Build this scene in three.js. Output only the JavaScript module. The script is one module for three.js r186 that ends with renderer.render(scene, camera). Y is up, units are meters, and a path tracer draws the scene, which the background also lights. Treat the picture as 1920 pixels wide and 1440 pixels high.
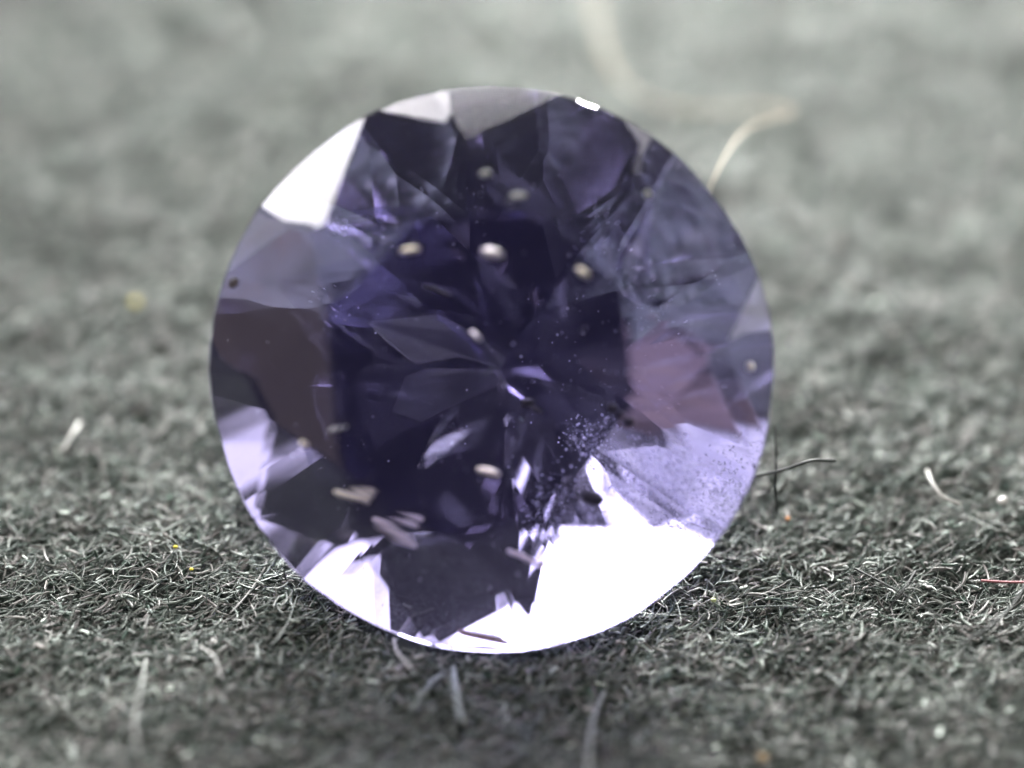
import * as THREE from 'three';
import { RectAreaLightUniformsLib } from 'three/addons/lights/RectAreaLightUniformsLib.js';
import { ImprovedNoise } from 'three/addons/math/ImprovedNoise.js';

// ---------------------------------------------------------------- camera, lamps, exposure
// A macro photograph: one picture pixel of the 1920-pixel photograph is 5.68 micrometres at the stone.
const MM = 0.001, PX = 3 * MM / 528;
const ELEV = THREE.MathUtils.degToRad(45.68);
const scene = new THREE.Scene();
scene.background = new THREE.Color().setRGB(0.03, 0.029, 0.037);   // the dim room round the lamps
const RIGHT = new THREE.Vector3(1, 0, 0);
const UPV = new THREE.Vector3(0, Math.cos(ELEV), -Math.sin(ELEV));   // picture up
const TOEYE = new THREE.Vector3(0, Math.sin(ELEV), Math.cos(ELEV));
const GEM = new THREE.Vector3(0, 2.04 * MM, 0);                       // centre of the girdle
const EYE_DISTANCE = 33 * MM;
const camera = new THREE.PerspectiveCamera(2 * THREE.MathUtils.radToDeg(Math.atan(720 * PX / EYE_DISTANCE)), 4 / 3, 0.002, 2);
camera.position.copy(GEM).addScaledVector(TOEYE, EYE_DISTANCE);
camera.lookAt(GEM.clone().addScaledVector(RIGHT, 38 * PX).addScaledVector(UPV, -27 * PX));
camera.focus = 33.6 * MM;
camera.userData.fStop = 38;
const renderer = new THREE.WebGLRenderer({ antialias: true });
renderer.toneMapping = THREE.LinearToneMapping;
renderer.toneMappingExposure = 1;
renderer.shadowMap.enabled = true;
RectAreaLightUniformsLib.init();

// direction from the stone: azimuth 0 = away from the camera, 90 = right
const DEG = Math.PI / 180;
const direction = (az, el) => new THREE.Vector3(Math.sin(az * DEG) * Math.cos(el * DEG), Math.sin(el * DEG), -Math.cos(az * DEG) * Math.cos(el * DEG));
const shadows = (o) => o.traverse((c) => { if (c.isMesh) { c.castShadow = true; c.receiveShadow = true; } });
function lampBody(name, label, az, el, distance, w, h, color, radiance, aim = GEM) {
  const g = new THREE.Group(); g.name = name;
  g.userData = { label, category: 'lamp' };
  g.position.copy(GEM).addScaledVector(direction(az, el), distance);
  g.lookAt(aim);
  const metal = new THREE.MeshStandardMaterial({ color: new THREE.Color().setRGB(0.02, 0.02, 0.021), roughness: 0.5 });
  const housing = new THREE.Mesh(new THREE.BoxGeometry(w * 1.12, h * 1.12, w * 0.12), metal); housing.name = 'housing'; housing.position.z = -w * 0.075;
  const face = new THREE.Mesh(new THREE.PlaneGeometry(w, h), new THREE.MeshStandardMaterial({ color: 0x888888, emissive: new THREE.Color().setRGB(...color), emissiveIntensity: radiance * 0.1, roughness: 0.8 }));
  face.name = 'diffuser'; face.position.z = -w * 0.01;
  const light = new THREE.RectAreaLight(new THREE.Color().setRGB(...color), radiance, w, h);
  light.rotation.y = Math.PI; light.name = 'lamp_light';
  g.add(housing, face, light); scene.add(g); shadows(g);
  return g;
}
lampBody('softbox_lamp', 'wide bright white softbox lamp shining from behind the gemstone', 337.8, 29.3, 150 * MM, 184 * MM, 86 * MM, [1, 0.965, 1], 16);
lampBody('panel_lamp', 'white LED panel lamp beside the softbox lamp', 32.8, 29.8, 190 * MM, 114 * MM, 99 * MM, [1, 0.96, 0.98], 3.4);
lampBody('square_panel_lamp', 'white LED panel lamp half hidden by the softbox lamp', 301, 18.8, 230 * MM, 161 * MM, 138 * MM, [0.99, 0.97, 1], 1.6);
lampBody('strip_lamp', 'long white LED strip lamp standing low beyond the panel lamp', 55.8, 15.7, 260 * MM, 286 * MM, 83 * MM, [1, 0.96, 0.96], 2);
lampBody('added_warm_light', 'added dim warm brown light standing low beside the felt', 263.5, 10.5, 300 * MM, 384 * MM, 108 * MM, [1, 0.75, 0.68], 0.48);  // added light that gives the stone its brown patches
lampBody('added_felt_light', 'added small light low over the felt behind the gemstone', 11, 13.5, 21 * MM, 5 * MM, 4 * MM, [0.98, 1, 0.965], 410, new THREE.Vector3(0, 0, -8 * MM));  // added out of view to brighten the far felt
lampBody('added_overhead_light', 'added small warm light above the gemstone', 180, 77, 60 * MM, 6 * MM, 6 * MM, [1, 0.96, 0.86], 170);  // added fill that brightens the inclusions from above

// ---------------------------------------------------------------- small tools
let seed = 7;
const rnd = () => { seed = (seed * 1664525 + 1013904223) >>> 0; return seed / 4294967296; };
const range = (a, b) => a + (b - a) * rnd();
const gauss = () => Math.sqrt(-2 * Math.log(1 - rnd())) * Math.cos(2 * Math.PI * rnd());
const noise = new ImprovedNoise();
const tag = (o, label, category, group, kind) => { o.userData = { label, category }; if (group) o.userData.group = group; if (kind) o.userData.kind = kind; return o; };

// ---------------------------------------------------------------- the stone: a round brilliant as the solid between its facet planes
function brilliant({ rot, pav, crown, table, lowerHalf, girdle = 0.03, star = 0.55, circle = 64 }) {
  const P = [], V = (x, y, z) => new THREE.Vector3(x, y, z), add = (n, d) => P.push({ n, d });
  const c = crown * DEG, p = pav * DEG, r0 = rot * DEG, q = Math.PI / 8;
  const ht = girdle + (1 - table) * Math.tan(c);
  const pt = (r, a, z) => V(r * Math.cos(a), r * Math.sin(a), z);
  const plane3 = (A, B, C) => { const n = B.clone().sub(A).cross(C.clone().sub(A)).normalize(); let d = n.dot(A); if (d < 0) { n.negate(); d = -d; } add(n, d); };
  add(V(0, 0, 1), ht);
  for (let k = 0; k < 8; k++) {
    const a = r0 + k * Math.PI / 4;
    add(V(Math.sin(c) * Math.cos(a), Math.sin(c) * Math.sin(a), Math.cos(c)), Math.sin(c) + girdle * Math.cos(c));
    const rm = table * Math.cos(q) + star * (1 - table * Math.cos(q));
    const m = pt(rm, a + q, (Math.sin(c) + girdle * Math.cos(c) - Math.sin(c) * rm * Math.cos(q)) / Math.cos(c));
    plane3(pt(table, a, ht), pt(table, a + 2 * q, ht), m);
    plane3(m, pt(1, a, girdle), pt(1, a + q, girdle)); plane3(m, pt(1, a + 2 * q, girdle), pt(1, a + q, girdle));
    add(V(Math.sin(p) * Math.cos(a), Math.sin(p) * Math.sin(a), -Math.cos(p)), Math.sin(p));
    const rl = 1 - lowerHalf, l = pt(rl, a + q, -(Math.sin(p) - Math.sin(p) * rl * Math.cos(q)) / Math.cos(p));
    plane3(l, pt(1, a, 0), pt(1, a + q, 0)); plane3(l, pt(1, a + 2 * q, 0), pt(1, a + q, 0));
  }
  for (let k = 0; k < circle; k++) { const a = r0 + 2 * Math.PI * (k + 0.5) / circle; add(V(Math.cos(a), Math.sin(a), 0), 1); }
  return P;
}
// how far this hand-cut stone departs from the ideal, facet by facet: tilt, tilt, depth (radians, radians, radii)
const CUTTING = [
  [0.0096, -0.025, 0.009], [0.0124, -0.0241, 0.0019], [0.028, -0.0233, 0.009], [0.0001, -0.0029, 0.0001], [0.021, 0.028, 0.002], [0.02, -0.0051, 0.0005], [-0.0095, 0.0007, -0.008],
  [0.0139, 0.0175, -0.0067], [-0.0118, 0.0091, -0.0023], [0.0228, -0.0239, 0.0067], [-0.0001, 0.0146, -0.0078], [0.006, 0.0234, 0.0053], [-0.0078, -0.019, -0.0001], [0.0079, -0.007, 0.0006],
  [-0.0213, 0.0199, 0.0037], [-0.0149, 0.008, -0.0044], [-0.0058, -0.0017, 0.0059], [0.0001, 0.0013, 0.0002], [0.006, 0.0272, 0.0032], [0.0001, -0.0055, 0.0023], [-0.0141, 0.0076, 0.0028],
  [-0.0032, 0.0051, 0.0003], [-0.0114, 0.0184, -0.0061], [0.0037, -0.0273, -0.002], [-0.0137, 0.0262, 0.0051], [0.0008, -0.0137, -0.0024], [0.0019, -0.0144, 0.0027], [0.0109, -0.023, -0.0017],
  [0.003, -0.0025, 0.0003], [0.0026, -0.0023, 0.0029], [-0.0048, 0.0183, 0.0041], [0.0025, -0.0019, 0.0037], [-0.0049, -0.0137, -0.0074], [0.0038, 0.0039, 0.0014], [0.0038, 0.0082, 0.0052],
  [-0.0009, -0.0104, 0.0085], [-0.0029, -0.0049, 0.0014], [-0.0077, -0.0013, 0.0035], [0.0001, 0.0091, -0.0012], [0.0036, 0.0064, 0.0019], [-0.0065, -0.0066, -0.0034], [-0.0033, 0.0039, 0.0012],
  [-0.0114, 0.016, 0.0025], [-0.0004, -0.006, -0.0004], [0.0239, 0.0268, -0.008], [0.009, -0.0013, -0.0009], [0.0174, 0.0252, 0.0056], [0.0067, 0.0242, -0.001], [0.0136, 0.0134, 0.0001],
  [0.0018, -0.001, -0.0015], [-0.0027, 0.0013, 0.0021], [0.0138, -0.0075, 0.0009], [-0.0123, 0.0126, -0.0045], [-0.0048, 0.0131, 0.002], [0.0104, -0.0186, 0.0078], [0.0017, 0.0108, -0.0074],
  [-0.0012, -0.0085, 0.0089],
];
function handCut(P) {
  return P.map(({ n, d }, i) => {
    const j = CUTTING[i]; if (!j) return { n, d };
    const a = Math.abs(n.z) < 0.9 ? new THREE.Vector3(0, 0, 1) : new THREE.Vector3(1, 0, 0);
    const u = a.cross(n).normalize(), v = n.clone().cross(u), c = n.clone().multiplyScalar(d);
    const m = n.clone().addScaledVector(u, j[0]).addScaledVector(v, j[1]).normalize();
    return { n: m, d: m.dot(c) + j[2] };
  });
}
function facetPolygons(P) {
  return P.map(({ n, d }, i) => {
    const u = new THREE.Vector3(Math.abs(n.x) < 0.8 ? 1 : 0, Math.abs(n.x) < 0.8 ? 0 : 1, 0).cross(n).normalize(), v = n.clone().cross(u);
    let poly = [[-3, -3], [3, -3], [3, 3], [-3, 3]].map(([a, b]) => n.clone().multiplyScalar(d).addScaledVector(u, a).addScaledVector(v, b));
    for (let j = 0; j < P.length && poly.length; j++) {
      if (j === i) continue;
      const m = P[j].n, e = P[j].d, out = [];
      for (let k = 0; k < poly.length; k++) {
        const A = poly[k], B = poly[(k + 1) % poly.length], a = m.dot(A) - e, b = m.dot(B) - e;
        if (a <= 1e-9) out.push(A);
        if ((a < -1e-9 && b > 1e-9) || (a > 1e-9 && b < -1e-9)) out.push(A.clone().lerp(B, a / (a - b)));
      }
      poly = out;
    }
    return poly;
  });
}
function chamfered(P, cut, isGirdle) {
  const polys = facetPolygons(P), key = (v) => `${Math.round(v.x * 2e4)},${Math.round(v.y * 2e4)},${Math.round(v.z * 2e4)}`, edges = new Map(), extra = [];
  polys.forEach((poly, i) => poly.forEach((A, k) => {
    const B = poly[(k + 1) % poly.length]; if (A.distanceTo(B) < 2e-3) return;
    const id = [key(A), key(B)].sort().join('|');
    if (edges.has(id)) {
      const j = edges.get(id); if (isGirdle(P[i]) && isGirdle(P[j])) return;
      const n = P[i].n.clone().add(P[j].n).normalize();
      extra.push({ n, d: n.dot(A.clone().add(B).multiplyScalar(0.5)) - cut * range(0.6, 1.4) });
    } else edges.set(id, i);
  }));
  return P.concat(extra);
}
function solidGeometry(P, place) {
  const pos = [], nor = [], uv = [], snap = (x) => Math.round(x * 1e6) / 1e6;
  facetPolygons(P).forEach((poly, i) => {
    const w = poly.map((v) => place(new THREE.Vector3(snap(v.x), snap(v.y), snap(v.z)))), n = place(P[i].n.clone(), true);
    for (let k = 1; k + 1 < w.length; k++) for (const v of [w[0], w[k], w[k + 1]]) { pos.push(v.x, v.y, v.z); nor.push(n.x, n.y, n.z); uv.push(Math.abs(P[i].n.z) < 1e-6 ? 0.75 : 0.25, 0.5); }
  });
  const g = new THREE.BufferGeometry();
  g.setAttribute('position', new THREE.Float32BufferAttribute(pos, 3)); g.setAttribute('normal', new THREE.Float32BufferAttribute(nor, 3)); g.setAttribute('uv', new THREE.Float32BufferAttribute(uv, 2));
  return g;
}
// the stone leans back on its pavilion: its table faces the camera, turned a little left and down
const TURN = (() => {
  const ax = -2.576 * DEG, ay = -1.226 * DEG;
  const Ry = new THREE.Matrix4().makeRotationY(ax), Rx = new THREE.Matrix4().makeRotationX(-ay);
  const view = new THREE.Matrix4().makeBasis(RIGHT, UPV, TOEYE);
  return view.multiply(Rx).multiply(Ry);
})();
const RADIUS = 3 * MM;
const place = (v, isNormal) => { v.applyMatrix4(TURN); return isNormal ? v : v.multiplyScalar(RADIUS).add(GEM); };
const planes = handCut(brilliant({ rot: 28.118, pav: 45.551, crown: 37.761, table: 0.5828, lowerHalf: 0.7453, star: 0.5397, girdle: 0.0514 }));
const UNTURN = TURN.clone().invert();
const toStone = (v) => v.clone().sub(GEM).divideScalar(RADIUS).applyMatrix4(UNTURN);
const insideStone = (v, margin = 0) => { const q = toStone(v); return planes.every((p) => p.n.dot(q) <= p.d + margin); };
const gem = new THREE.Group(); gem.name = 'round_gemstone';
tag(gem, 'round brilliant cut violet blue gemstone leaning on the dark felt', 'gemstone');
scene.add(gem);
{
  const cut = chamfered(planes, 0.003, (p) => Math.abs(p.n.z) < 1e-6);
  // polished facets, ground girdle: the left half of this small map is the polish, the right half the girdle
  const polish = new THREE.DataTexture(new Uint8Array([255, 13, 0, 255, 255, 150, 0, 255]), 2, 1); polish.needsUpdate = true;
  const stone = new THREE.MeshPhysicalMaterial({ color: 0xffffff, roughness: 1, roughnessMap: polish, transmission: 1, thickness: 1 * MM, ior: 1.54, sheen: 0.11, sheenRoughness: 1, sheenColor: new THREE.Color().setRGB(0.85, 0.85, 1), attenuationColor: new THREE.Color().setRGB(0.58, 0.555, 0.78), attenuationDistance: 3.1 * MM });
  const body = new THREE.Mesh(solidGeometry(cut, place), stone); body.name = 'body'; gem.add(body); shadows(gem);
}
// ---------------------------------------------------------------- the felt cloth
const feltHeight = (x, z) => {
  const u = x / MM, v = z / MM;
  return MM * (0.16 * noise.noise(u * 0.22, v * 0.22, 3.1) + 0.1 * noise.noise(u * 0.9, v * 0.9, 8.2) + 0.07 * noise.noise(u * 2.6, v * 2.6, 1.7)) - 0.1 * MM;
};
const felt = new THREE.Group(); felt.name = 'felt_cloth';
tag(felt, 'dark grey green felt cloth with matted fibres', 'felt', null, 'structure');
scene.add(felt);
{
  const g = new THREE.PlaneGeometry(60 * MM, 60 * MM, 240, 240); g.rotateX(-Math.PI / 2);
  const p = g.attributes.position;
  for (let i = 0; i < p.count; i++) p.setY(i, feltHeight(p.getX(i), p.getZ(i)) - 0.08 * MM);
  g.computeVertexNormals();
  const m = new THREE.Mesh(g, new THREE.MeshStandardMaterial({ color: new THREE.Color().setRGB(0.02, 0.025, 0.023), roughness: 1 }));
  m.name = 'felt_backing'; felt.add(m);
}
// a fibre of length 1 along x, bent
function fibreShape(bend, twist, radius, segs = 6) {
  const pts = []; let a = 0, b = 0; const p = new THREE.Vector3(-0.5, 0, 0);
  const ka = range(-bend, bend), kb = range(-twist, twist);
  for (let i = 0; i <= segs; i++) {
    pts.push(p.clone());
    a += ka / segs + range(-0.25, 0.25) * bend / 3; b += kb / segs + range(-0.2, 0.2) * twist / 2;
    p.add(new THREE.Vector3(Math.cos(a) * Math.cos(b), Math.sin(b), Math.sin(a) * Math.cos(b)).multiplyScalar(1 / segs));
  }
  const curve = new THREE.CatmullRomCurve3(pts), g = new THREE.TubeGeometry(curve, segs, radius, 5, false), v = g.attributes.position;
  // uneven thickness, tapering to the ends
  for (let i = 0; i < v.count; i++) {
    const ring = Math.floor(i / 6), t = ring / segs, c = curve.getPointAt(t), f = (t === 0 || t === 1 ? 0.25 : 1) * (0.85 + 0.3 * Math.abs(Math.sin(ring * 2.3 + bend * 7)));
    v.setXYZ(i, c.x + (v.getX(i) - c.x) * f, c.y + (v.getY(i) - c.y) * f, c.z + (v.getZ(i) - c.z) * f);
  }
  return g;
}
const fibreMaterial = new THREE.MeshPhysicalMaterial({ color: 0xffffff, roughness: 0.4, specularIntensity: 1, ior: 1.55 });
const TONES = [[0.05, 0.06, 0.055], [0.085, 0.1, 0.093], [0.03, 0.043, 0.037], [0.12, 0.124, 0.12], [0.11, 0.098, 0.1], [0.16, 0.15, 0.15], [0.2, 0.215, 0.205], [0.014, 0.024, 0.019], [0.022, 0.036, 0.028]];
const bent = (n, bend, twist, r) => Array.from({ length: n }, () => fibreShape(bend, twist, r));
function scatterFibres(name, count, half, lenRange, pitch, lift, shapes, bright = 1) {
  const per = Math.ceil(count / shapes.length), q = new THREE.Quaternion(), e = new THREE.Euler(), M = new THREE.Matrix4(), c = new THREE.Color();
  shapes.forEach((shape) => {
    const im = new THREE.InstancedMesh(shape, fibreMaterial, per); im.name = name; im.userData.kind = 'stuff';
    for (let i = 0; i < per; i++) {
      const x = range(-half, half) * MM, z = range(-half, half) * MM - 2 * MM;
      const L = range(...lenRange) * MM;
      if (insideStone(new THREE.Vector3(x, feltHeight(x, z), z), 0.5 * L / RADIUS)) { M.makeScale(0, 0, 0).setPosition(x, -0.4 * MM, z); im.setMatrixAt(i, M); im.setColorAt(i, c.setRGB(0.02, 0.02, 0.02)); continue; }
      // most of the fibres follow the combed direction of the cloth
      const heading = rnd() < 0.6 ? 0.45 + gauss() * 0.45 : range(0, 6.283);
      e.set(range(-0.5, 0.5), heading, gauss() * pitch, 'YXZ');
      M.compose(new THREE.Vector3(x, feltHeight(x, z) + range(...lift) * MM, z), q.setFromEuler(e), new THREE.Vector3(L, L * range(0.7, 1.3), L));
      im.setMatrixAt(i, M);
      const t = TONES[Math.floor(rnd() * TONES.length)], k = range(0.6, 1.5) * bright * 1.4;
      im.setColorAt(i, c.setRGB(t[0] * k * 0.96, t[1] * k, t[2] * k * 0.945));
    }
    im.castShadow = im.receiveShadow = true; felt.add(im);
  });
}
scatterFibres('felt_fibres', 200000, 11, [0.07, 0.26], 0.45, [-0.12, 0.04], bent(12, 1.1, 0.6, 0.05));
scatterFibres('thick_felt_fibres', 26000, 11, [0.06, 0.16], 0.45, [-0.12, 0.03], bent(8, 0.8, 0.5, 0.13), 0.9);
scatterFibres('fine_felt_fibres', 110000, 11, [0.12, 0.38], 0.4, [-0.08, 0.05], bent(8, 1.2, 0.6, 0.013));
scatterFibres('long_felt_fibres', 6000, 11, [0.3, 0.9], 0.2, [-0.08, 0.04], bent(8, 1.2, 0.35, 0.011), 0.7);
scatterFibres('glint_felt_fibres', 6000, 11, [0.05, 0.14], 0.5, [-0.03, 0.05], bent(8, 0.8, 0.6, 0.12), 2.3);  // paler colour stands in for sparse glints on the fibres
scatterFibres('standing_felt_fibres', 1300, 11, [0.25, 0.6], 0.8, [0, 0.1], bent(8, 1.6, 0.5, 0.014), 1.2);

// ---------------------------------------------------------------- where a point of the photograph lies
const eyeRay = (px, py) => camera.position.clone().negate().add(GEM).addScaledVector(RIGHT, (px - 922) * PX).addScaledVector(UPV, (693 - py) * PX).normalize();
function onFelt(px, py, height = 0) {          // the point of the cloth behind that pixel, raised by a height in mm
  const d = eyeRay(px, py); let p = new THREE.Vector3(), y = -0.1 * MM;
  for (let k = 0; k < 4; k++) { p.copy(camera.position).addScaledVector(d, (y + height * MM - camera.position.y) / d.y); y = feltHeight(p.x, p.z); }
  return p;
}
function inStone(px, py, share) {              // a point inside the stone, that share of the way from the facet in front to the facet behind
  const o = toStone(camera.position), d = eyeRay(px, py).applyMatrix4(UNTURN);
  let t = -1e9, n = null;
  for (const p of planes) { const den = d.dot(p.n); if (den < 0) { const s = (p.d - o.dot(p.n)) / den; if (s > t) { t = s; n = p.n; } } }
  o.addScaledVector(d, t);
  const c = -d.dot(n), e = 1 / 1.54, r = d.clone().multiplyScalar(e).addScaledVector(n, e * c - Math.sqrt(1 - e * e * (1 - c * c)));
  let far = 1e9; for (const p of planes) { const den = r.dot(p.n); if (den > 1e-6) { const s = (p.d - o.dot(p.n)) / den; if (s > 1e-4) far = Math.min(far, s); } }
  o.addScaledVector(r, far * share);
  return place(o);
}

// ---------------------------------------------------------------- inclusions in the stone
const matte = (r, g, b, rough = 0.6) => new THREE.MeshStandardMaterial({ color: new THREE.Color().setRGB(r, g, b), roughness: rough });
const shiny = (r, g, b) => new THREE.MeshStandardMaterial({ color: new THREE.Color().setRGB(r, g, b), roughness: 0.32, metalness: 0.75 });
const BONE = shiny(1, 0.95, 0.8), OLIVE = matte(0.5, 0.52, 0.4), CREAM = shiny(1, 0.93, 0.62), PALE = matte(0.85, 0.76, 0.66), DARK = matte(0.012, 0.01, 0.012), BROWN = matte(0.2, 0.12, 0.08);
const along = (angle) => RIGHT.clone().multiplyScalar(Math.cos(angle * DEG)).addScaledVector(UPV, Math.sin(angle * DEG));
function crystal(name, px, py, share, length, width, angle, material, tilt = 0) {
  // a stubby six-sided crystal with rounded ends, its length and width in picture pixels
  const w = width * PX / 2, l = length * PX / 2, prof = [[0, -1], [0.6, -1], [0.95, -1 + Math.min(0.5, w / l)], [1, 0], [0.92, 1 - Math.min(0.5, w / l)], [0.55, 1], [0, 1]];
  const g = new THREE.LatheGeometry(prof.map(([a, b]) => new THREE.Vector2(a * w, b * l)), 8);
  const p = g.attributes.position; for (let i = 0; i < p.count; i++) p.setZ(i, p.getZ(i) * 0.75);
  const m = new THREE.Mesh(g, material); m.name = name;
  m.position.copy(inStone(px, py, share));
  m.quaternion.setFromUnitVectors(new THREE.Vector3(0, 1, 0), along(angle).addScaledVector(TOEYE, tilt).normalize());
  m.castShadow = m.receiveShadow = true; gem.add(m); return m;
}
for (const [px, py, share, l, w, a, m, tilt] of [
  [735, 985, 0.5, 82, 12, -19, PALE, 0.1], [668, 930, 0.4, 52, 15, -22, CREAM, 0.1], [988, 1047, 0.5, 84, 12, -22, PALE, 0.1],
  [1033, 1178, 0.6, 36, 10, -18, BROWN, 0], [905, 1196, 0.6, 96, 17, -14, BROWN, 0], [822, 545, 0.5, 58, 10, -20, DARK, 0.1], [915, 885, 0.3, 42, 18, -14, CREAM, 0.2],
]) crystal('needle_inclusion', px, py, share, l, w, a, m, tilt);
for (const [px, py, share, l, w, a, m] of [[925, 475, 0.2, 40, 26, -12, BONE], [975, 367, 0.2, 28, 18, 8, OLIVE], [770, 468, 0.2, 36, 15, 6, CREAM], [1095, 512, 0.2, 27, 19, -35, CREAM], [905, 331, 0.25, 16, 13, 0, OLIVE], [893, 629, 0.2, 24, 12, -45, BONE],
  [572, 826, 0.2, 18, 14, -30, CREAM], [1407, 691, 0.3, 17, 22, 60, BONE], [1217, 367, 0.2, 14, 17, 0, OLIVE], [622, 803, 0.3, 16, 8, 40, OLIVE]])
  crystal('grain_inclusion', px, py, share, l, w, a, m, 0.3);
for (const [px, py, share, l, w, a] of [[989, 756, 0.5, 24, 21, 0], [1007, 771, 0.5, 24, 14, -30], [1146, 767, 0.5, 20, 18, 0], [440, 527, 0.3, 22, 24, 0], [1110, 936, 0.5, 44, 34, -20]])
  crystal('dark_inclusion', px, py, share, l, w, a, DARK, 0);

// thin added sheets that stand in for pale facet reflections left of the culet
const FACET_REFLECTION = new THREE.MeshPhysicalMaterial({ color: new THREE.Color().setRGB(0.92, 0.92, 0.95), roughness: 0.14, transmission: 1, thickness: 0, ior: 1.15 });
function sheet(name, outline, shares, material) {
  const flat = outline.map(([x, y]) => new THREE.Vector2(x, y)), tris = THREE.ShapeUtils.triangulateShape(flat, []), pos = [];
  const front = outline.map(([x, y], i) => inStone(x, y, shares[i % shares.length])), back = front.map((v) => v.clone().addScaledVector(TOEYE, -0.008 * MM));
  const tri = (a, b, c) => [a, b, c].forEach((v) => pos.push(v.x, v.y, v.z));
  for (const [a, b, c] of tris) { tri(front[a], front[c], front[b]); tri(back[a], back[b], back[c]); }
  for (let i = 0; i < front.length; i++) { const k = (i + 1) % front.length; tri(front[i], front[k], back[k]); tri(front[i], back[k], back[i]); }
  const g = new THREE.BufferGeometry(); g.setAttribute('position', new THREE.Float32BufferAttribute(pos, 3)); g.computeVertexNormals();
  const m = new THREE.Mesh(g, material); m.name = name; m.castShadow = m.receiveShadow = true; gem.add(m);
}
sheet('facet_reflection_sheet', [[690, 602], [822, 588], [893, 625], [948, 672], [940, 690], [860, 668], [780, 682], [725, 640]], [0.8, 0.84, 0.88, 0.9], FACET_REFLECTION);
sheet('facet_reflection_sheet', [[760, 705], [800, 690], [945, 692], [930, 725], [850, 760], [790, 790], [735, 770]], [0.84, 0.82, 0.9, 0.88], FACET_REFLECTION);

// clouds of specks too small to count: a veil low in the stone, bubbles round the middle, fine dust all through
let px0 = 0;
const speck = new THREE.IcosahedronGeometry(1, 0), flake = new THREE.CylinderGeometry(1, 1, 0.12, 6);
function specks(name, shape, count, where, size, material) {
  const im = new THREE.InstancedMesh(shape, material, count), M = new THREE.Matrix4(), q = new THREE.Quaternion(), e = new THREE.Euler();
  im.name = name; im.userData.kind = 'stuff';
  for (let i = 0; i < count; i++) {
    const [px, py, share] = where(), r = size[0] * Math.pow(size[1] / size[0], rnd() ** 2) * PX / 2;
    e.set(range(0, 6.28), range(0, 6.28), range(0, 6.28)); M.compose(inStone(px, py, share), q.setFromEuler(e), new THREE.Vector3(r, r, r)); im.setMatrixAt(i, M);
  }
  im.castShadow = im.receiveShadow = true; gem.add(im);
}
const GLINT = matte(0.85, 0.85, 0.95, 0.2), DUST = matte(0.7, 0.7, 0.75, 0.4);
specks('veil_inclusion', flake, 1900, () => { const a = range(0, 6.283), r = Math.sqrt(rnd()) * (0.6 + 0.4 * rnd()); return [1225 + Math.cos(a) * r * 130 + gauss() * 8, 885 + Math.sin(a) * r * 75 + Math.cos(a) * r * 22, 0.66 + 0.1 * Math.sin(px0 += 0.7) + gauss() * 0.04]; }, [1.5, 7], GLINT);
specks('veil_inclusion', flake, 260, () => [1095 + gauss() * 50, 965 + gauss() * 25, 0.6 + gauss() * 0.06], [1.5, 6], GLINT);
specks('speck_inclusion', speck, 60, () => [1050 + gauss() * 90, 670 + gauss() * 70, range(0.3, 0.9)], [1.2, 4.5], DUST);
specks('speck_inclusion', speck, 130, () => { const a = range(0, 6.283), r = Math.sqrt(rnd()) * 440; return [922 + Math.cos(a) * r, 693 + Math.sin(a) * r, range(0.3, 0.9)]; }, [1, 3.5], DUST);

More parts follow.
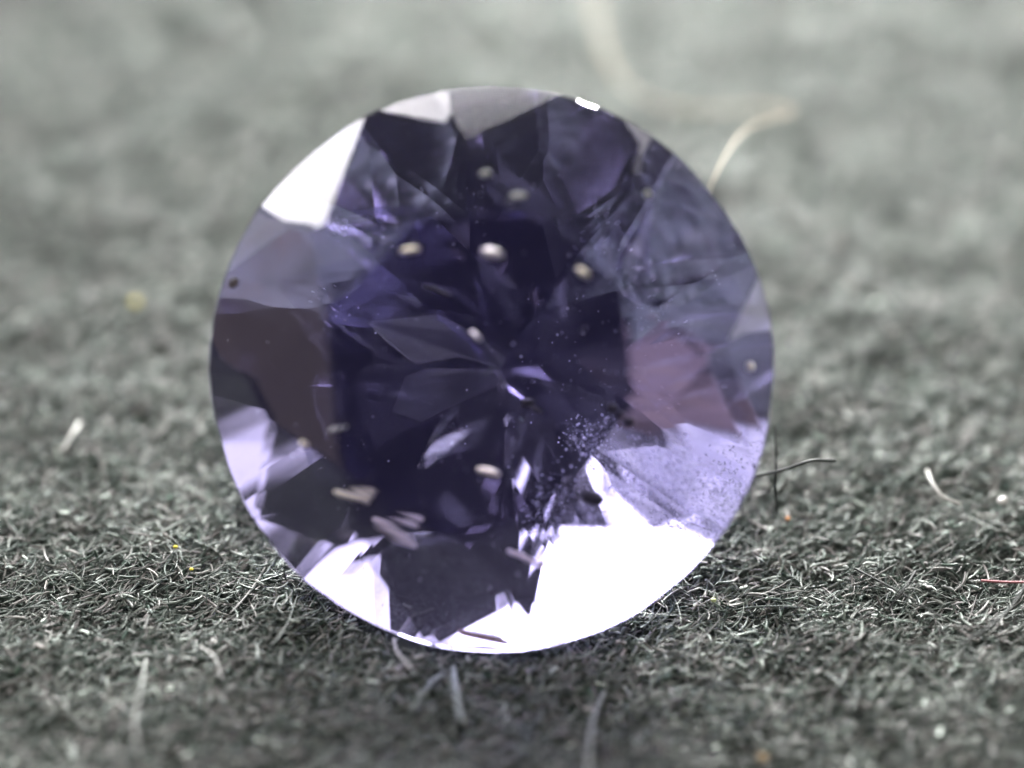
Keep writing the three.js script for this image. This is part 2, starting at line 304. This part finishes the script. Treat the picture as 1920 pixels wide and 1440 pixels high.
// ---------------------------------------------------------------- single fibres and grains lying on the felt
function looseFibre(name, label, points, width, color, rough = 0.5) {
  const curve = new THREE.CatmullRomCurve3(points.map(([x, y, h]) => onFelt(x, y, h)));
  const m = new THREE.Mesh(new THREE.TubeGeometry(curve, points.length * 10, width * PX / 2, 8, false), matte(...color, rough));
  m.name = name; tag(m, label, 'fibre'); m.castShadow = m.receiveShadow = true; scene.add(m); return m;
}
const numbered = (n, i) => (i ? `${n}_${String(i).padStart(3, '0')}` : n);
[
  ['long cream hair looping across the felt behind the gemstone', [[1108, -60, 0.2], [1122, 20, 0.4], [1140, 100, 0.5], [1176, 160, 0.5], [1240, 196, 0.5], [1330, 208, 0.6], [1440, 203, 0.9], [1488, 213, 1.3], [1450, 226, 1.7], [1402, 246, 2.0], [1366, 290, 2.2], [1338, 345, 2.2], [1322, 385, 2.0]], 3.6, [0.5, 0.43, 0.33]],
  ['black fibre with a pale tip sticking out beside the gemstone', [[1405, 898, 0.5], [1470, 884, 0.7], [1520, 868, 0.8], [1566, 868, 0.7]], 6, [0.006, 0.008, 0.007]],
  ['thin upright black fibre crossing the pale tipped one', [[1453, 800, 0.8], [1455, 860, 0.7], [1453, 920, 0.5], [1456, 965, 0.2]], 5, [0.006, 0.01, 0.008]],
  ['straight black fibre slanting over another in the dark felt', [[1600, 1070, 0.25], [1675, 1110, 0.30], [1770, 1168, 0.25]], 4, [0.006, 0.008, 0.007]],
  ['short black fibre crossed by a straight one', [[1662, 1150, 0.20], [1690, 1115, 0.35], [1716, 1076, 0.35]], 5, [0.006, 0.008, 0.007]],
  ['curved black fibre rising near the red fibre', [[1800, 1215, 0.20], [1850, 1185, 0.30], [1895, 1145, 0.35], [1930, 1090, 0.45]], 7, [0.006, 0.009, 0.007]],
  ['red fibre lying on the felt', [[1838, 1095, 0.2], [1880, 1098, 0.22], [1935, 1099, 0.2]], 5, [0.22, 0.07, 0.08]],
  ['white curled fibre on the felt', [[1738, 888, 0.2], [1748, 912, 0.3], [1768, 938, 0.3], [1800, 952, 0.2]], 7, [0.36, 0.35, 0.33]],
  ['short pale fibre stub standing in blurred felt', [[150, 788, 0.1], [137, 806, 0.2], [118, 838, 0.15]], 7, [0.5, 0.5, 0.47]],
  ['long pale fibre bending down through the felt', [[270, 1232, 0.1], [263, 1275, 0.3], [250, 1335, 0.4], [252, 1390, 0.4], [266, 1430, 0.3]], 4, [0.3, 0.31, 0.29]],
  ['short pale fibre hooked like a comma', [[372, 1208, 0.1], [398, 1228, 0.25], [412, 1268, 0.2]], 4, [0.36, 0.36, 0.34]],
  ['pale fibre arching out from under the gemstone', [[735, 1196, 0.05], [742, 1222, 0.2], [770, 1254, 0.25]], 5, [0.42, 0.42, 0.38]],
  ['thick pale green upright fibre below the gemstone', [[846, 1250, 0.0], [850, 1290, 0.3], [860, 1350, 0.35]], 11, [0.16, 0.19, 0.17]],
  ['pale green fibre slanting beside the thick upright one', [[826, 1262, 0.1], [795, 1290, 0.2], [770, 1330, 0.15]], 7, [0.15, 0.18, 0.16]],
  ['long pale fibre running out toward the camera', [[1130, 1300, 0.1], [1110, 1345, 0.3], [1102, 1400, 0.4], [1096, 1480, 0.4]], 8, [0.18, 0.2, 0.18]],
].forEach(([label, pts, w, c], i) => looseFibre(numbered('loose_fibre', i), label, pts, w, c));
[
  ['yellow grain in the blurred felt left of the gemstone', 255, 562, 14, [0.6, 0.5, 0.06]], ['yellow grain on sharp felt with a second one close by', 327, 1021, 7, [0.7, 0.6, 0.05]],
  ['smaller yellow grain at the tip of a dark fibre', 357, 1063, 6, [0.75, 0.62, 0.04]], ['white grain glinting beside the white curled fibre', 1880, 945, 16, [0.75, 0.72, 0.7]],
  ['orange grain on the felt beside the gemstone', 1476, 976, 8, [0.5, 0.2, 0.05]], ['brown yellow grain in the blurred foreground felt', 1425, 1425, 18, [0.2, 0.13, 0.05]],
  ['pale green grain close under the gemstone rim', 1336, 1128, 9, [0.45, 0.5, 0.25]],
].forEach(([label, px, py, size, c], i) => {
  const g = new THREE.IcosahedronGeometry(size * PX / 2, 1), p = g.attributes.position;
  for (let k = 0; k < p.count; k++) { const f = 1 + 0.35 * noise.noise(p.getX(k) * 3e4 + i, p.getY(k) * 3e4, p.getZ(k) * 3e4); p.setXYZ(k, p.getX(k) * f * 1.2, p.getY(k) * f, p.getZ(k) * f); }
  g.computeVertexNormals();
  const m = new THREE.Mesh(g, matte(...c)); m.name = numbered('loose_grain', i); tag(m, label, 'grain'); m.position.copy(onFelt(px, py, 0.12)); m.castShadow = m.receiveShadow = true; scene.add(m);
});

renderer.render(scene, camera);
